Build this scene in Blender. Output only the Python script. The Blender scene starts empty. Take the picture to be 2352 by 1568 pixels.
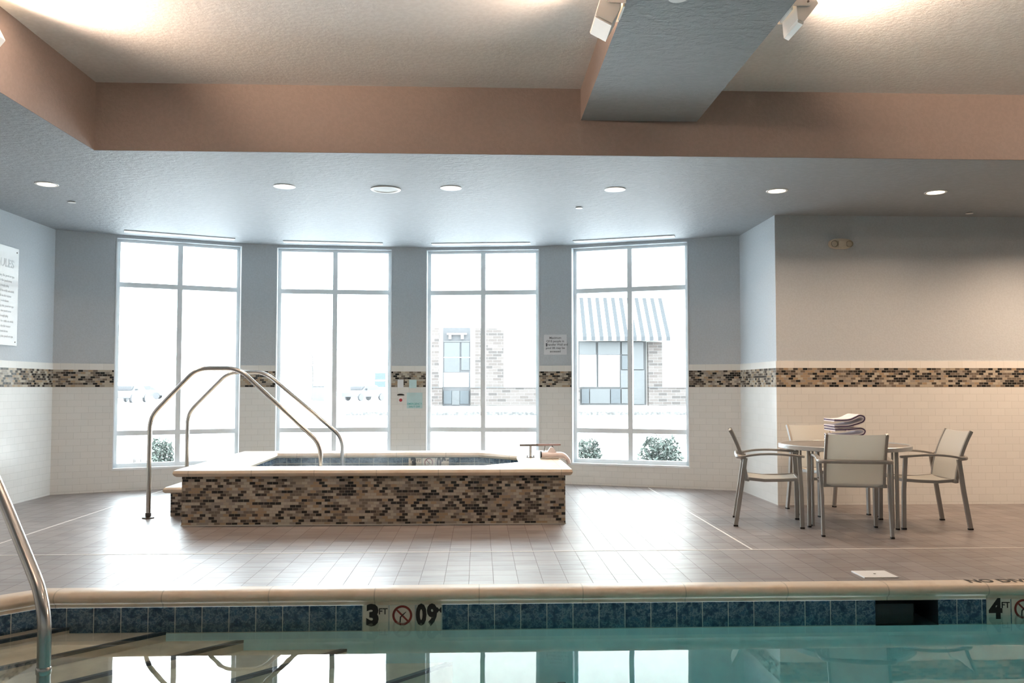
import bpy, bmesh, math, random
from mathutils import Vector, Matrix
from mathutils.geometry import tessellate_polygon
random.seed(7)
C = bpy.context.scene.collection
R = math.radians
PI = math.pi

# ------------------------------------------------------------------ materials
def newmat(name):
    m = bpy.data.materials.new(name); m.use_nodes = True
    nt = m.node_tree
    return m, nt, nt.nodes['Principled BSDF']

def mth(nt, op, a, b=None, c=None):
    n = nt.nodes.new('ShaderNodeMath'); n.operation = op
    for i, v in enumerate((a, b, c)):
        if v is None: continue
        if isinstance(v, (int, float)): n.inputs[i].default_value = v
        else: nt.links.new(v, n.inputs[i])
    return n.outputs[0]

def mixc(nt, fac, a, b, typ='MIX'):
    n = nt.nodes.new('ShaderNodeMix'); n.data_type = 'RGBA'; n.blend_type = typ
    for s, v in ((n.inputs['Factor'], fac), (n.inputs['A'], a), (n.inputs['B'], b)):
        if isinstance(v, (int, float)): s.default_value = v
        elif isinstance(v, tuple): s.default_value = (*v, 1) if len(v) == 3 else v
        else: nt.links.new(v, s)
    return n.outputs['Result']

def ramp(nt, fac, stops, const=False):
    n = nt.nodes.new('ShaderNodeValToRGB'); cr = n.color_ramp
    if const: cr.interpolation = 'CONSTANT'
    while len(cr.elements) < len(stops): cr.elements.new(0.5)
    for e, (p, c) in zip(cr.elements, stops):
        e.position = p; e.color = (*c, 1)
    nt.links.new(fac, n.inputs[0])
    return n.outputs[0]

def noise(nt, vec, scale, detail=3, rough=.5, dim='3D'):
    n = nt.nodes.new('ShaderNodeTexNoise'); n.inputs['Scale'].default_value = scale
    n.inputs['Detail'].default_value = detail; n.inputs['Roughness'].default_value = rough
    if vec is not None: nt.links.new(vec, n.inputs['Vector'])
    return n.outputs['Fac']

def geopos(nt):
    return nt.nodes.new('ShaderNodeNewGeometry').outputs['Position']

def scaled(nt, vec, s):
    n = nt.nodes.new('ShaderNodeMapping'); n.inputs['Scale'].default_value = s
    nt.links.new(vec, n.inputs['Vector']); return n.outputs[0]

def bump(nt, bs, h, strength, dist):
    n = nt.nodes.new('ShaderNodeBump'); n.inputs['Strength'].default_value = strength
    n.inputs['Distance'].default_value = dist
    nt.links.new(h, n.inputs['Height']); nt.links.new(n.outputs[0], bs.inputs['Normal'])

def plain(name, col, rough=.5, metal=0, var=.06, spec=.5, bmp=0, bscale=60):
    m, nt, bs = newmat(name)
    n = noise(nt, geopos(nt), 9, 3)
    lo = tuple(c * (1 - var) for c in col); hi = tuple(min(1, c * (1 + var)) for c in col)
    nt.links.new(ramp(nt, n, [(.3, lo), (.7, hi)]), bs.inputs['Base Color'])
    bs.inputs['Roughness'].default_value = rough; bs.inputs['Metallic'].default_value = metal
    bs.inputs['Specular IOR Level'].default_value = spec
    if bmp: bump(nt, bs, noise(nt, geopos(nt), bscale, 4), bmp, .01)
    return m

def tiles(name, w, h, gap, stops, grout, rough=.3, off=.5, uo=0., vo=0., bmp=.3, streak=None, groutrough=.8, spec=.5):
    """running bond tiles laid on metre UVs; one random colour per tile"""
    m, nt, bs = newmat(name)
    uv = nt.nodes.new('ShaderNodeUVMap').outputs[0]
    sx = nt.nodes.new('ShaderNodeSeparateXYZ'); nt.links.new(uv, sx.inputs[0])
    v = mth(nt, 'DIVIDE', mth(nt, 'SUBTRACT', sx.outputs[1], vo), h)
    row = mth(nt, 'FLOOR', v)
    u = mth(nt, 'DIVIDE', mth(nt, 'SUBTRACT', sx.outputs[0], uo), w)
    u = mth(nt, 'ADD', u, mth(nt, 'MULTIPLY', mth(nt, 'MODULO', mth(nt, 'ABSOLUTE', row), 2), off))
    col = mth(nt, 'FLOOR', u)
    fu = mth(nt, 'FRACT', u); fv = mth(nt, 'FRACT', v)
    g = mth(nt, 'MAXIMUM', mth(nt, 'LESS_THAN', fu, gap / w), mth(nt, 'LESS_THAN', fv, gap / h))
    cx = nt.nodes.new('ShaderNodeCombineXYZ')
    nt.links.new(mth(nt, 'ADD', col, .37), cx.inputs[0]); nt.links.new(mth(nt, 'ADD', row, .61), cx.inputs[1])
    wn = nt.nodes.new('ShaderNodeTexWhiteNoise'); wn.noise_dimensions = '2D'; nt.links.new(cx.outputs[0], wn.inputs['Vector'])
    c = ramp(nt, wn.outputs['Value'], stops, True)
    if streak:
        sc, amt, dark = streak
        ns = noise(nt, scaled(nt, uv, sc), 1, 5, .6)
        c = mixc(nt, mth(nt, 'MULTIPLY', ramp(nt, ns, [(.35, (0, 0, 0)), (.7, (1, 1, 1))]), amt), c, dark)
    c = mixc(nt, g, c, grout)
    nt.links.new(c, bs.inputs['Base Color'])
    nt.links.new(mth(nt, 'ADD', rough, mth(nt, 'MULTIPLY', g, groutrough - rough)), bs.inputs['Roughness'])
    bs.inputs['Specular IOR Level'].default_value = spec
    if bmp:
        bump(nt, bs, mth(nt, 'SUBTRACT', 1, g), bmp, .002)
    return m

M = {}
PAINT = (.40, .425, .45)
def paint(name, col, strength, scale, dist=.01, stretch=None):
    m, nt, bs = newmat(name)
    p = geopos(nt)
    if stretch: p = scaled(nt, p, stretch)
    n1 = noise(nt, p, scale, 4, .6)
    r_ = ramp(nt, n1, [(.42, (0, 0, 0)), (.58, (1, 1, 1))])
    nt.links.new(mixc(nt, r_, tuple(c * .965 for c in col), tuple(c * 1.03 for c in col)), bs.inputs['Base Color'])
    bs.inputs['Roughness'].default_value = .62
    bump(nt, bs, r_, strength, dist)
    return m
M['paint'] = paint('wall_paint', (.50, .545, .585), .12, 55, .004)
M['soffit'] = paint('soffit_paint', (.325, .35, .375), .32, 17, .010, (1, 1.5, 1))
M['ceil'] = paint('ceiling_paint', (.74, .74, .75), .15, 30, .004)
M['fascia'] = paint('fascia_paint', (.215, .175, .16), .15, 40, .004)
M['subway'] = tiles('white_subway_tile', .153, .0765, .0026,
    [(0, (.725, .73, .712)), (.3, (.735, .74, .722)), (.7, (.745, .75, .732))], (.52, .53, .51), .22, vo=1.25)
M['cap'] = tiles('white_cap_tile', .153, .2, .002, [(0, (.76, .76, .73)), (.5, (.79, .785, .76))], (.55, .55, .53), .22, vo=1.44)
MOS = [(0, (.016, .016, .015)), (.20, (.055, .046, .038)), (.30, (.17, .14, .11)), (.47, (.36, .27, .18)),
       (.60, (.30, .27, .23)), (.74, (.47, .42, .34)), (.9, (.40, .34, .26))]
M['mosaic'] = tiles('glass_mosaic', .0520, .02562, .0028, MOS, (.36, .33, .29), .15, vo=1.25)
M['mosaic_tub'] = tiles('glass_mosaic_tub', .0520, .0261, .0028, MOS, (.30, .255, .21), .18, vo=0)
M['deck'] = tiles('deck_tile', .159, .159, .0035,
    [(0, (.165, .132, .118)), (.2, (.195, .162, .150)), (.4, (.135, .110, .100)), (.55, (.215, .185, .175)), (.75, (.170, .145, .137)), (.9, (.235, .205, .195))],
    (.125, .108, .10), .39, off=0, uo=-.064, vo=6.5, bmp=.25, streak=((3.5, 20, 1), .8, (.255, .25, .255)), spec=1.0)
def _deck_bump():
    nt = M['deck'].node_tree; bs = nt.nodes['Principled BSDF']
    # gently uneven stone faces: low frequency relief on top of the grout bump
    b1 = bs.inputs['Normal'].links[0].from_node
    b2 = nt.nodes.new('ShaderNodeBump'); b2.inputs['Strength'].default_value = .35; b2.inputs['Distance'].default_value = .003
    nt.links.new(noise(nt, scaled(nt, geopos(nt), (9, 30, 1)), 1, 4, .6), b2.inputs['Height'])
    nt.links.new(b1.outputs[0], b2.inputs['Normal']); nt.links.new(b2.outputs[0], bs.inputs['Normal'])
_deck_bump()
M['caulk'] = plain('white_caulk', (.78, .77, .74), .5)
def stone(name, pitch):
    m, nt, bs = newmat(name)
    uv = nt.nodes.new('ShaderNodeUVMap').outputs[0]
    sx = nt.nodes.new('ShaderNodeSeparateXYZ'); nt.links.new(uv, sx.inputs[0])
    f = mth(nt, 'FRACT', mth(nt, 'DIVIDE', sx.outputs[0], pitch))
    g = mth(nt, 'LESS_THAN', f, .008 / pitch)
    n = noise(nt, geopos(nt), 7, 5, .6)
    c = ramp(nt, n, [(.3, (.60, .49, .37)), (.5, (.68, .58, .46)), (.72, (.64, .57, .48))])
    nt.links.new(mixc(nt, g, c, (.46, .40, .31)), bs.inputs['Base Color'])
    bs.inputs['Roughness'].default_value = .38
    bump(nt, bs, mth(nt, 'SUBTRACT', 1, g), .3, .003)
    return m
M['coping'] = stone('cast_stone_coping', .645)
M['coping_tub'] = stone('cast_stone_tub_coping', .56)
def bluetile(name, vo):
    m = tiles(name, .163, .158, .005, [(0, (.022, .052, .085)), (.5, (.030, .065, .10))], (.45, .50, .50), .12, off=0, vo=vo, uo=-.718)
    nt = m.node_tree; bs = nt.nodes['Principled BSDF']
    base = bs.inputs['Base Color'].links[0].from_node   # mix with grout
    uv = nt.nodes.new('ShaderNodeUVMap').outputs[0]
    n = noise(nt, scaled(nt, uv, (1, 1, 1)), 22, 6, .7)
    vein = ramp(nt, n, [(.40, (.016, .045, .095)), (.5, (.05, .11, .18)), (.54, (.17, .24, .31)), (.58, (.03, .085, .16)), (.68, (.06, .14, .22))])
    nt.links.new(vein, base.inputs['A'])
    return m
M['bluetile'] = bluetile('blue_marbled_tile', -.2545)
M['bluetile_tub'] = bluetile('blue_marbled_tub_tile', .385)
M['plaster'] = plain('pool_plaster', (.68, .90, .97), .7)
M['tanplaster'] = plain('tan_step_plaster', (.66, .56, .46), .6, var=.12)
M['darktile'] = plain('dark_nosing_tile', (.02, .035, .05), .3)
M['cream'] = plain('cream_marker_tile', (.62, .60, .53), .25)
M['ink'] = plain('black_glaze', (.008, .008, .008), .6)
M['red'] = plain('dark_red_glaze', (.16, .015, .010), .3)
M['steel'] = plain('brushed_steel', (.62, .60, .575), .22, 1, .05)
M['steeld'] = plain('dark_steel', (.14, .13, .12), .4, 1)
M['alu'] = plain('window_aluminium', (.80, .85, .88), .4, 0, .02)
M['white'] = plain('white_enamel', (.80, .80, .79), .4, 0, .02)
M['jamb'] = plain('white_jamb', (.80, .84, .87), .5, 0, .02)
M['chairmetal'] = plain('chair_frame_grey', (.36, .345, .325), .34, .55, .04)
M['foot'] = plain('black_rubber', (.012, .012, .012), .6)
def sling(name, col):
    m, nt, bs = newmat(name)
    w = nt.nodes.new('ShaderNodeTexWave'); w.inputs['Scale'].default_value = 90; w.bands_direction = 'Z'
    nt.links.new(geopos(nt), w.inputs['Vector'])
    nt.links.new(mixc(nt, mth(nt, 'MULTIPLY', w.outputs['Fac'], .35), col, tuple(c * .82 for c in col)), bs.inputs['Base Color'])
    bs.inputs['Roughness'].default_value = .8
    tr = nt.nodes.new('ShaderNodeBsdfTranslucent'); tr.inputs[0].default_value = (*col, 1)
    mx = nt.nodes.new('ShaderNodeMixShader'); mx.inputs[0].default_value = .42
    out = nt.nodes['Material Output']
    nt.links.new(bs.outputs[0], mx.inputs[1]); nt.links.new(tr.outputs[0], mx.inputs[2]); nt.links.new(mx.outputs[0], out.inputs[0])
    return m
M['sling'] = sling('cream_sling_mesh', (.82, .82, .78))
M['tabletop'] = plain('table_top_grey', (.21, .19, .17), .35, 0, .08)
M['tablerim'] = plain('table_rim_aluminium', (.46, .48, .49), .35, .4, .03)
M['towel_white'] = plain('white_terry', (.80, .74, .76), .95, bmp=.4, bscale=300)
M['towel_purple'] = plain('purple_terry', (.055, .030, .085), .95, bmp=.4, bscale=300)
M['pad'] = plain('pink_beige_vinyl', (.74, .68, .69), .45)
M['wood'] = plain('brown_plate', (.30, .20, .18), .4)
M['teal'] = plain('teal_print', (.10, .42, .42), .5)
M['palesign'] = plain('pale_blue_sign', (.52, .70, .72), .35)
M['paper'] = plain('white_paper', (.72, .74, .77), .5, var=.02)
M['print'] = plain('grey_print', (.14, .15, .17), .5)
M['printlight'] = plain('pale_grey_print', (.62, .66, .69), .5)
M['gloss_sign'] = plain('glossy_white_sign', (.80, .83, .86), .12, var=.01)
M['cream_plastic'] = plain('beige_plastic', (.62, .56, .46), .4)
M['lens_dull'] = plain('unlit_lens', (.34, .32, .26), .15)
M['red_button'] = plain('red_button', (.35, .02, .03), .35)
M['grille'] = plain('speaker_grille', (.60, .62, .63), .6)

def emis(name, col, s):
    m, nt, bs = newmat(name)
    bs.inputs['Base Color'].default_value = (*col, 1)
    bs.inputs['Emission Color'].default_value = (*col, 1); bs.inputs['Emission Strength'].default_value = s
    return m
M['lamp'] = emis('warm_lamp_lens', (1, .80, .55), 2.5)
M['flood'] = emis('warm_flood_lens', (1, .72, .45), 10)

def thin_glass(name, tint, spec):
    m = bpy.data.materials.new(name); m.use_nodes = True; nt = m.node_tree; nt.nodes.clear()
    out = nt.nodes.new('ShaderNodeOutputMaterial'); t = nt.nodes.new('ShaderNodeBsdfTransparent'); t.inputs[0].default_value = (*tint, 1)
    g = nt.nodes.new('ShaderNodeBsdfGlossy'); g.inputs['Roughness'].default_value = .02
    f = nt.nodes.new('ShaderNodeFresnel'); f.inputs[0].default_value = 1.45
    mx = nt.nodes.new('ShaderNodeMixShader')
    nt.links.new(mth(nt, 'MULTIPLY', f.outputs[0], spec), mx.inputs[0])
    nt.links.new(t.outputs[0], mx.inputs[1]); nt.links.new(g.outputs[0], mx.inputs[2]); nt.links.new(mx.outputs[0], out.inputs[0])
    return m
M['glass'] = thin_glass('window_glass', (.97, .985, .98), .6)

def water(name, ripple, dens, scale, absorb):
    m = bpy.data.materials.new(name); m.use_nodes = True; nt = m.node_tree; nt.nodes.clear()
    out = nt.nodes.new('ShaderNodeOutputMaterial'); t = nt.nodes.new('ShaderNodeBsdfTransparent'); t.inputs[0].default_value = (.93, .98, .98, 1)
    g = nt.nodes.new('ShaderNodeBsdfGlossy'); g.inputs['Roughness'].default_value = .012
    b = nt.nodes.new('ShaderNodeBump'); b.inputs['Strength'].default_value = ripple; b.inputs['Distance'].default_value = .02
    nt.links.new(noise(nt, scaled(nt, geopos(nt), (1, 1.0, 1)), scale, 2, .5), b.inputs['Height'])
    f = nt.nodes.new('ShaderNodeFresnel'); f.inputs[0].default_value = 1.33
    nt.links.new(b.outputs[0], g.inputs['Normal']); nt.links.new(b.outputs[0], f.inputs['Normal'])
    mx = nt.nodes.new('ShaderNodeMixShader'); nt.links.new(mth(nt, 'MULTIPLY', f.outputs[0], 1.0), mx.inputs[0])
    nt.links.new(t.outputs[0], mx.inputs[1]); nt.links.new(g.outputs[0], mx.inputs[2]); nt.links.new(mx.outputs[0], out.inputs[0])
    va = nt.nodes.new('ShaderNodeVolumeAbsorption'); va.inputs['Color'].default_value = (*absorb, 1); va.inputs['Density'].default_value = dens
    nt.links.new(va.outputs[0], out.inputs['Volume'])
    return m
M['water'] = water('pool_water', .014, .42, 3.2, (.08, .83, .89))
M['water_tub'] = water('tub_water', .5, .8, 14, (.45, .85, .9))

# outdoors
M['snow'] = plain('pale_concrete', (.62, .62, .62), .9)
M['brick'] = tiles('facade_brick', .42, .14, .02, [(0, (.062, .051, .046)), (.3, (.075, .063, .057)), (.55, (.048, .041, .038)), (.75, (.082, .070, .064))], (.10, .094, .088), .9)
M['stucco'] = plain('pale_stucco', (.55, .54, .50), .9)
M['bluestripe'] = plain('navy_canvas', (.034, .037, .040), .9)
M['whitecanvas'] = plain('white_canvas', (.6, .6, .6), .9)
M['shopglass'] = plain('shop_glass', (.047, .050, .051), .3)
M['shopglass_dark'] = plain('shop_glass_dark', (.028, .034, .038), .3)
M['greypanel'] = plain('grey_panel', (.054, .054, .056), .8)
M['leaf'] = plain('evergreen_leaf', (.08, .095, .08), .8, var=.5)
M['bark'] = plain('bare_bark', (.062, .059, .057), .9)
M['carpaint'] = plain('silver_car_paint', (.066, .068, .07), .6)
M['cardark'] = plain('car_glass', (.045, .045, .048), .5)
M['signblue'] = plain('blue_sign', (.036, .051, .058), .6)
M['postgrey'] = plain('grey_post', (.062, .062, .062), .7)

# ------------------------------------------------------------------ mesh helpers
class MB:
    def __init__(s): s.bm = bmesh.new(); s.uvset = {}
    def box(s, x0, x1, y0, y1, z0, z1, mat=None):
        vs = [s.bm.verts.new(v) for v in [(x0,y0,z0),(x1,y0,z0),(x1,y1,z0),(x0,y1,z0),(x0,y0,z1),(x1,y0,z1),(x1,y1,z1),(x0,y1,z1)]]
        if mat is not None:
            for v in vs: v.co = mat @ v.co
        for f in [(0,3,2,1),(4,5,6,7),(0,1,5,4),(1,2,6,5),(2,3,7,6),(3,0,4,7)]: s.bm.faces.new([vs[i] for i in f])
        return s
    def poly(s, pts): s.bm.faces.new([s.bm.verts.new(p) for p in pts]); return s
    def flat(s, outer, holes, z, up=True):
        polys = [[Vector((x, y, 0)) for x, y in outer]] + [[Vector((x, y, 0)) for x, y in h] for h in holes]
        tri = tessellate_polygon(polys); allp = [p for pl in polys for p in pl]
        vs = [s.bm.verts.new((p.x, p.y, z)) for p in allp]
        for t in tri:
            a, b, c = (allp[i] for i in t)
            cr = (b - a).cross(c - a).z
            if abs(cr) < 1e-9: continue
            idx = t if (cr > 0) == up else t[::-1]
            try: s.bm.faces.new([vs[i] for i in idx])
            except ValueError: pass
        return s
    def prism(s, pts, fn, t0, t1):
        """closed 2D outline pts, fn(a,b,t)->xyz, extruded t0..t1"""
        A = [s.bm.verts.new(fn(a, b, t0)) for a, b in pts]; B = [s.bm.verts.new(fn(a, b, t1)) for a, b in pts]
        n = len(pts); s.bm.faces.new(A[::-1]); s.bm.faces.new(B)
        for i in range(n): s.bm.faces.new([A[i], A[(i+1) % n], B[(i+1) % n], B[i]])
        return s
    def tube(s, pts, r, seg=12, cap=True, flat=None, closed=False):
        pts = [Vector(p) for p in pts]; n = len(pts); rings = []
        rr = r if isinstance(r, (list, tuple)) else [r] * n
        t0 = (pts[1] - pts[0]).normalized()
        up = Vector((0, 0, 1)) if abs(t0.z) < .9 else Vector((0, 1, 0))
        a = t0.cross(up).normalized()
        for i in range(n):
            if closed: t = (pts[(i+1) % n] - pts[i-1]).normalized()
            else: t = (pts[min(i+1, n-1)] - pts[max(i-1, 0)]).normalized()
            a = (a - t * a.dot(t)).normalized(); b = t.cross(a)
            fa, fb = flat if flat else (1, 1)
            rings.append([s.bm.verts.new(pts[i] + (a * math.cos(k*2*PI/seg) * fa + b * math.sin(k*2*PI/seg) * fb) * rr[i]) for k in range(seg)])
        m = n if closed else n - 1
        for i in range(m):
            P, Q = rings[i], rings[(i+1) % n]
            for k in range(seg): s.bm.faces.new([P[k], P[(k+1) % seg], Q[(k+1) % seg], Q[k]])
        if cap and not closed: s.bm.faces.new(rings[0][::-1]); s.bm.faces.new(rings[-1])
        return s
    def bar(s, pts, w, h, side):
        """rectangular section swept along pts; side = vector for the w direction"""
        pts = [Vector(p) for p in pts]; n = len(pts); side = Vector(side).normalized(); rings = []
        for i in range(n):
            t = (pts[min(i+1, n-1)] - pts[max(i-1, 0)]).normalized()
            a = (side - t * side.dot(t)).normalized(); b = t.cross(a)
            rings.append([s.bm.verts.new(pts[i] + a * w/2 * i_ + b * h/2 * j_) for i_, j_ in ((-1,-1),(1,-1),(1,1),(-1,1))])
        for P, Q in zip(rings, rings[1:]):
            for k in range(4): s.bm.faces.new([P[k], P[(k+1) % 4], Q[(k+1) % 4], Q[k]])
        s.bm.faces.new(rings[0][::-1]); s.bm.faces.new(rings[-1]); return s
    def lathe(s, prof, c=(0,0,0), seg=32, axis='Z', a0=0, a1=2*PI, capends=True):
        cx, cy, cz = c; full = abs(a1 - a0 - 2*PI) < 1e-6; n = seg if full else seg + 1; rings = []
        for r, h in prof:
            ring = []
            for k in range(n):
                t = a0 + (a1 - a0) * k / seg
                p = (r*math.cos(t), r*math.sin(t), h)
                if axis == 'Y': p = (p[0], -p[2], p[1])
                if axis == 'X': p = (p[2], p[0], p[1])
                ring.append(s.bm.verts.new((cx+p[0], cy+p[1], cz+p[2])))
            rings.append(ring)
        for P, Q in zip(rings, rings[1:]):
            for k in range(n if full else n-1):
                s.bm.faces.new([P[k], P[(k+1) % n], Q[(k+1) % n], Q[k]])
        if capends and full:
            for ring in (rings[0], rings[-1]): s.bm.faces.new(ring)
        return s
    def build(s, name, mat, parent=None, smooth=False, bevel=0, bseg=2, keepuv=False, recalc=True, shift=None, mats=None):
        bm = s.bm
        if shift: bmesh.ops.translate(bm, verts=bm.verts, vec=shift)
        if recalc: bmesh.ops.recalc_face_normals(bm, faces=bm.faces)
        if bevel:
            bmesh.ops.bevel(bm, geom=list(bm.edges), offset=bevel, segments=bseg, affect='EDGES', profile=.5, clamp_overlap=True)
        bm.normal_update()
        uvl = bm.loops.layers.uv.verify()
        if not keepuv:
            for f in bm.faces:
                n = f.normal
                if abs(n.z) > .7: ux, uy = Vector((1,0,0)), Vector((0,1,0))
                else: ux = Vector((-n.y, n.x, 0)).normalized(); uy = Vector((0,0,1))
                for l in f.loops: l[uvl].uv = (l.vert.co.dot(ux), l.vert.co.dot(uy))
        me = bpy.data.meshes.new(name); bm.to_mesh(me); bm.free()
        for m_ in (mats or [mat]): me.materials.append(m_)
        if smooth:
            me.polygons.foreach_set('use_smooth', [True] * len(me.polygons))
            try: me.set_sharp_from_angle(angle=R(40))
            except Exception: pass
        o = bpy.data.objects.new(name, me); C.objects.link(o)
        if parent: o.parent = parent
        return o

def tag(o, label=None, cat=None, group=None, kind=None):
    if label: o['label'] = label
    if cat: o['category'] = cat
    if group: o['group'] = group
    if kind: o['kind'] = kind
    return o
def thing(name, loc=(0,0,0), rz=0, label=None, cat=None, group=None, kind=None):
    o = bpy.data.objects.new(name, None); o.empty_display_size = .1; C.objects.link(o)
    o.location = loc; o.rotation_euler = (0, 0, rz)
    return tag(o, label, cat, group, kind)
def copy_tree(o, parent=None):
    c = o.copy(); C.objects.link(c)
    if parent: c.parent = parent
    for ch in [x for x in bpy.data.objects if x.parent == o and x != c]: copy_tree(ch, c)
    return c
def fillet(pts, r, n=6):
    pts = [Vector(p) for p in pts]; out = [pts[0]]
    for i in range(1, len(pts)-1):
        a, b, c = pts[i-1], pts[i], pts[i+1]
        u = (a-b); v = (c-b); d = min(r, u.length*.45, v.length*.45)
        p = b + u.normalized()*d; q = b + v.normalized()*d
        for k in range(n+1):
            t = k/n; out.append(p*(1-t)**2 + b*2*t*(1-t) + q*t*t)
    out.append(pts[-1]); return out
def offset_poly(P, d):
    """inward offset of a clockwise or ccw convex polygon"""
    n = len(P); A = sum(P[i][0]*P[(i+1) % n][1] - P[(i+1) % n][0]*P[i][1] for i in range(n)); sg = 1 if A > 0 else -1
    out = []
    for i in range(n):
        p0, p1, p2 = Vector(P[i-1]), Vector(P[i]), Vector(P[(i+1) % n])
        e1 = (p1-p0).normalized(); e2 = (p2-p1).normalized()
        n1 = Vector((-e1.y, e1.x))*sg; n2 = Vector((-e2.y, e2.x))*sg
        b = (n1+n2); b = b / b.dot(n1)
        out.append((p1.x + b.x*d, p1.y + b.y*d))
    return out
def ring_sweep(name, P, prof, mat, parent, smooth=True):
    """profile [(inset, z)] swept round polygon P; u runs along the rim"""
    mb = MB(); bm = mb.bm; uvl = bm.loops.layers.uv.verify(); n = len(P)
    polys = [offset_poly(P, d) for d, z in prof]
    L = [0]
    for k in range(1, len(prof)): L.append(L[-1] + math.dist(prof[k], prof[k-1]))
    for i in range(n):
        j = (i+1) % n
        e = (Vector(P[j]) - Vector(P[i])).normalized()
        for k in range(len(prof)-1):
            q = [(*polys[k][i], prof[k][1]), (*polys[k][j], prof[k][1]), (*polys[k+1][j], prof[k+1][1]), (*polys[k+1][i], prof[k+1][1])]
            vs = [bm.verts.new(p) for p in q]
            f = bm.faces.new(vs)
            for l, (pp, kk) in zip(f.loops, zip(q, (k, k, k+1, k+1))): l[uvl].uv = (Vector(pp[:2]).dot(e), L[kk])
    bmesh.ops.remove_doubles(bm, verts=bm.verts, dist=1e-5)
    return mb.build(name, mat, parent, smooth, keepuv=True)

def text(name, s, size, mat, parent, loc, rot, bold=0, ext=.001, align='CENTER', sx=1, spacing=1.0):
    cu = bpy.data.curves.new(name, 'FONT'); cu.body = s; cu.size = size; cu.extrude = ext; cu.offset = bold
    cu.align_x = align; cu.align_y = 'CENTER'; cu.resolution_u = 3; cu.space_character = spacing
    tmp = bpy.data.objects.new('tmp_text', cu); C.objects.link(tmp)
    bpy.context.view_layer.update()
    dg = bpy.context.evaluated_depsgraph_get()
    me = bpy.data.meshes.new_from_object(tmp.evaluated_get(dg)); me.name = name
    bpy.data.objects.remove(tmp); bpy.data.curves.remove(cu)
    me.materials.clear(); me.materials.append(mat)
    o = bpy.data.objects.new(name, me); C.objects.link(o)
    o.location = loc; o.rotation_euler = rot; o.scale = (sx, 1, 1)
    if parent: o.parent = parent
    return o
FRONT = (PI/2, 0, 0)

# ------------------------------------------------------------------ room outline
SZ = 3.10; CZ = 3.64; BZ = 3.385
BAY = [(-4.98,10.12), (-4.40,10.42), (-3.05,11.00), (-2.63,11.09), (-1.15,11.21), (-.70,11.25), (.79,11.08), (1.20,10.98), (2.60,10.43), (3.18,10.20)]
ROOM = [(-4.98,-3.2)] + BAY + [(3.18,8.96), (9.6,8.96), (9.6,-3.2)]
POOL = [(-2.70,5.44), (8.3,5.44), (8.3,.9), (-4.35,.9), (-4.35,3.79)]
floor = MB().flat(ROOM, [POOL], 0, True).build('floor', M['deck'], recalc=False); tag(floor, kind='structure')
# white movement joints let into the deck
j = MB()
j.box(-4.97, 9.5, 6.515, 6.530, -.004, .0015); j.box(-3.836, -3.822, 6.53, 10.6, -.004, .0015); j.box(2.10, 2.114, 6.53, 10.55, -.004, .0015)
j.build('movement_joint', M['caulk'], floor)

def seg_frame(p, q):
    p, q = Vector(p), Vector(q); d = (q-p); L = d.length; d.normalize(); n = Vector((-d.y, d.x))
    return Matrix(((d.x, n.x, 0, p.x), (d.y, n.y, 0, p.y), (0, 0, 1, 0), (0, 0, 0, 1))), L
def walls(name, segs, openings=(), ext=(0, 0), trim=0):
    base = MB(); w = MB(); mo = MB(); cap = MB()
    for p, q in segs:
        T, L = seg_frame(p, q)
        a, b = -ext[0], L + ext[1]
        base.box(0, L - trim, 0, .22, 0, SZ+.06, T)
        w.box(a, b, -.008, .001, 0, 1.25, T); mo.box(a, b, -.009, .001, 1.25, 1.455, T); cap.box(a, b, -.010, .001, 1.455, 1.53, T)
    for p, q in openings:
        T, L = seg_frame(p, q)
        base.box(0, L, 0, .22, 0, .262, T); base.box(0, L, 0, .22, 3.062, SZ+.06, T)
        w.box(0, L, -.008, .001, 0, .262, T)
    o = base.build(name, M['paint']); tag(o, kind='structure')
    w.build('tile_wainscot', M['subway'], o); mo.build('mosaic_band', M['mosaic'], o); cap.build('cap_tile', M['cap'], o)
    return o
walls('wall_left', [(ROOM[0], BAY[0])])
wb = walls('wall_back', [(BAY[0],BAY[1]), (BAY[2],BAY[3]), (BAY[4],BAY[5]), (BAY[6],BAY[7]), (BAY[8],BAY[9])],
      [(BAY[1],BAY[2]), (BAY[3],BAY[4]), (BAY[5],BAY[6]), (BAY[7],BAY[8])])
walls('wall_return', [(BAY[9], (3.18, 8.96))], trim=.22)
walls('wall_right', [((3.18,8.96), (9.6,8.96))], ext=(.0075, 0))
walls('wall_far_right', [((9.6,8.96), (9.6,-3.2))])
walls('wall_rear', [((9.6,-3.2), (-4.98,-3.2))])

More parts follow.
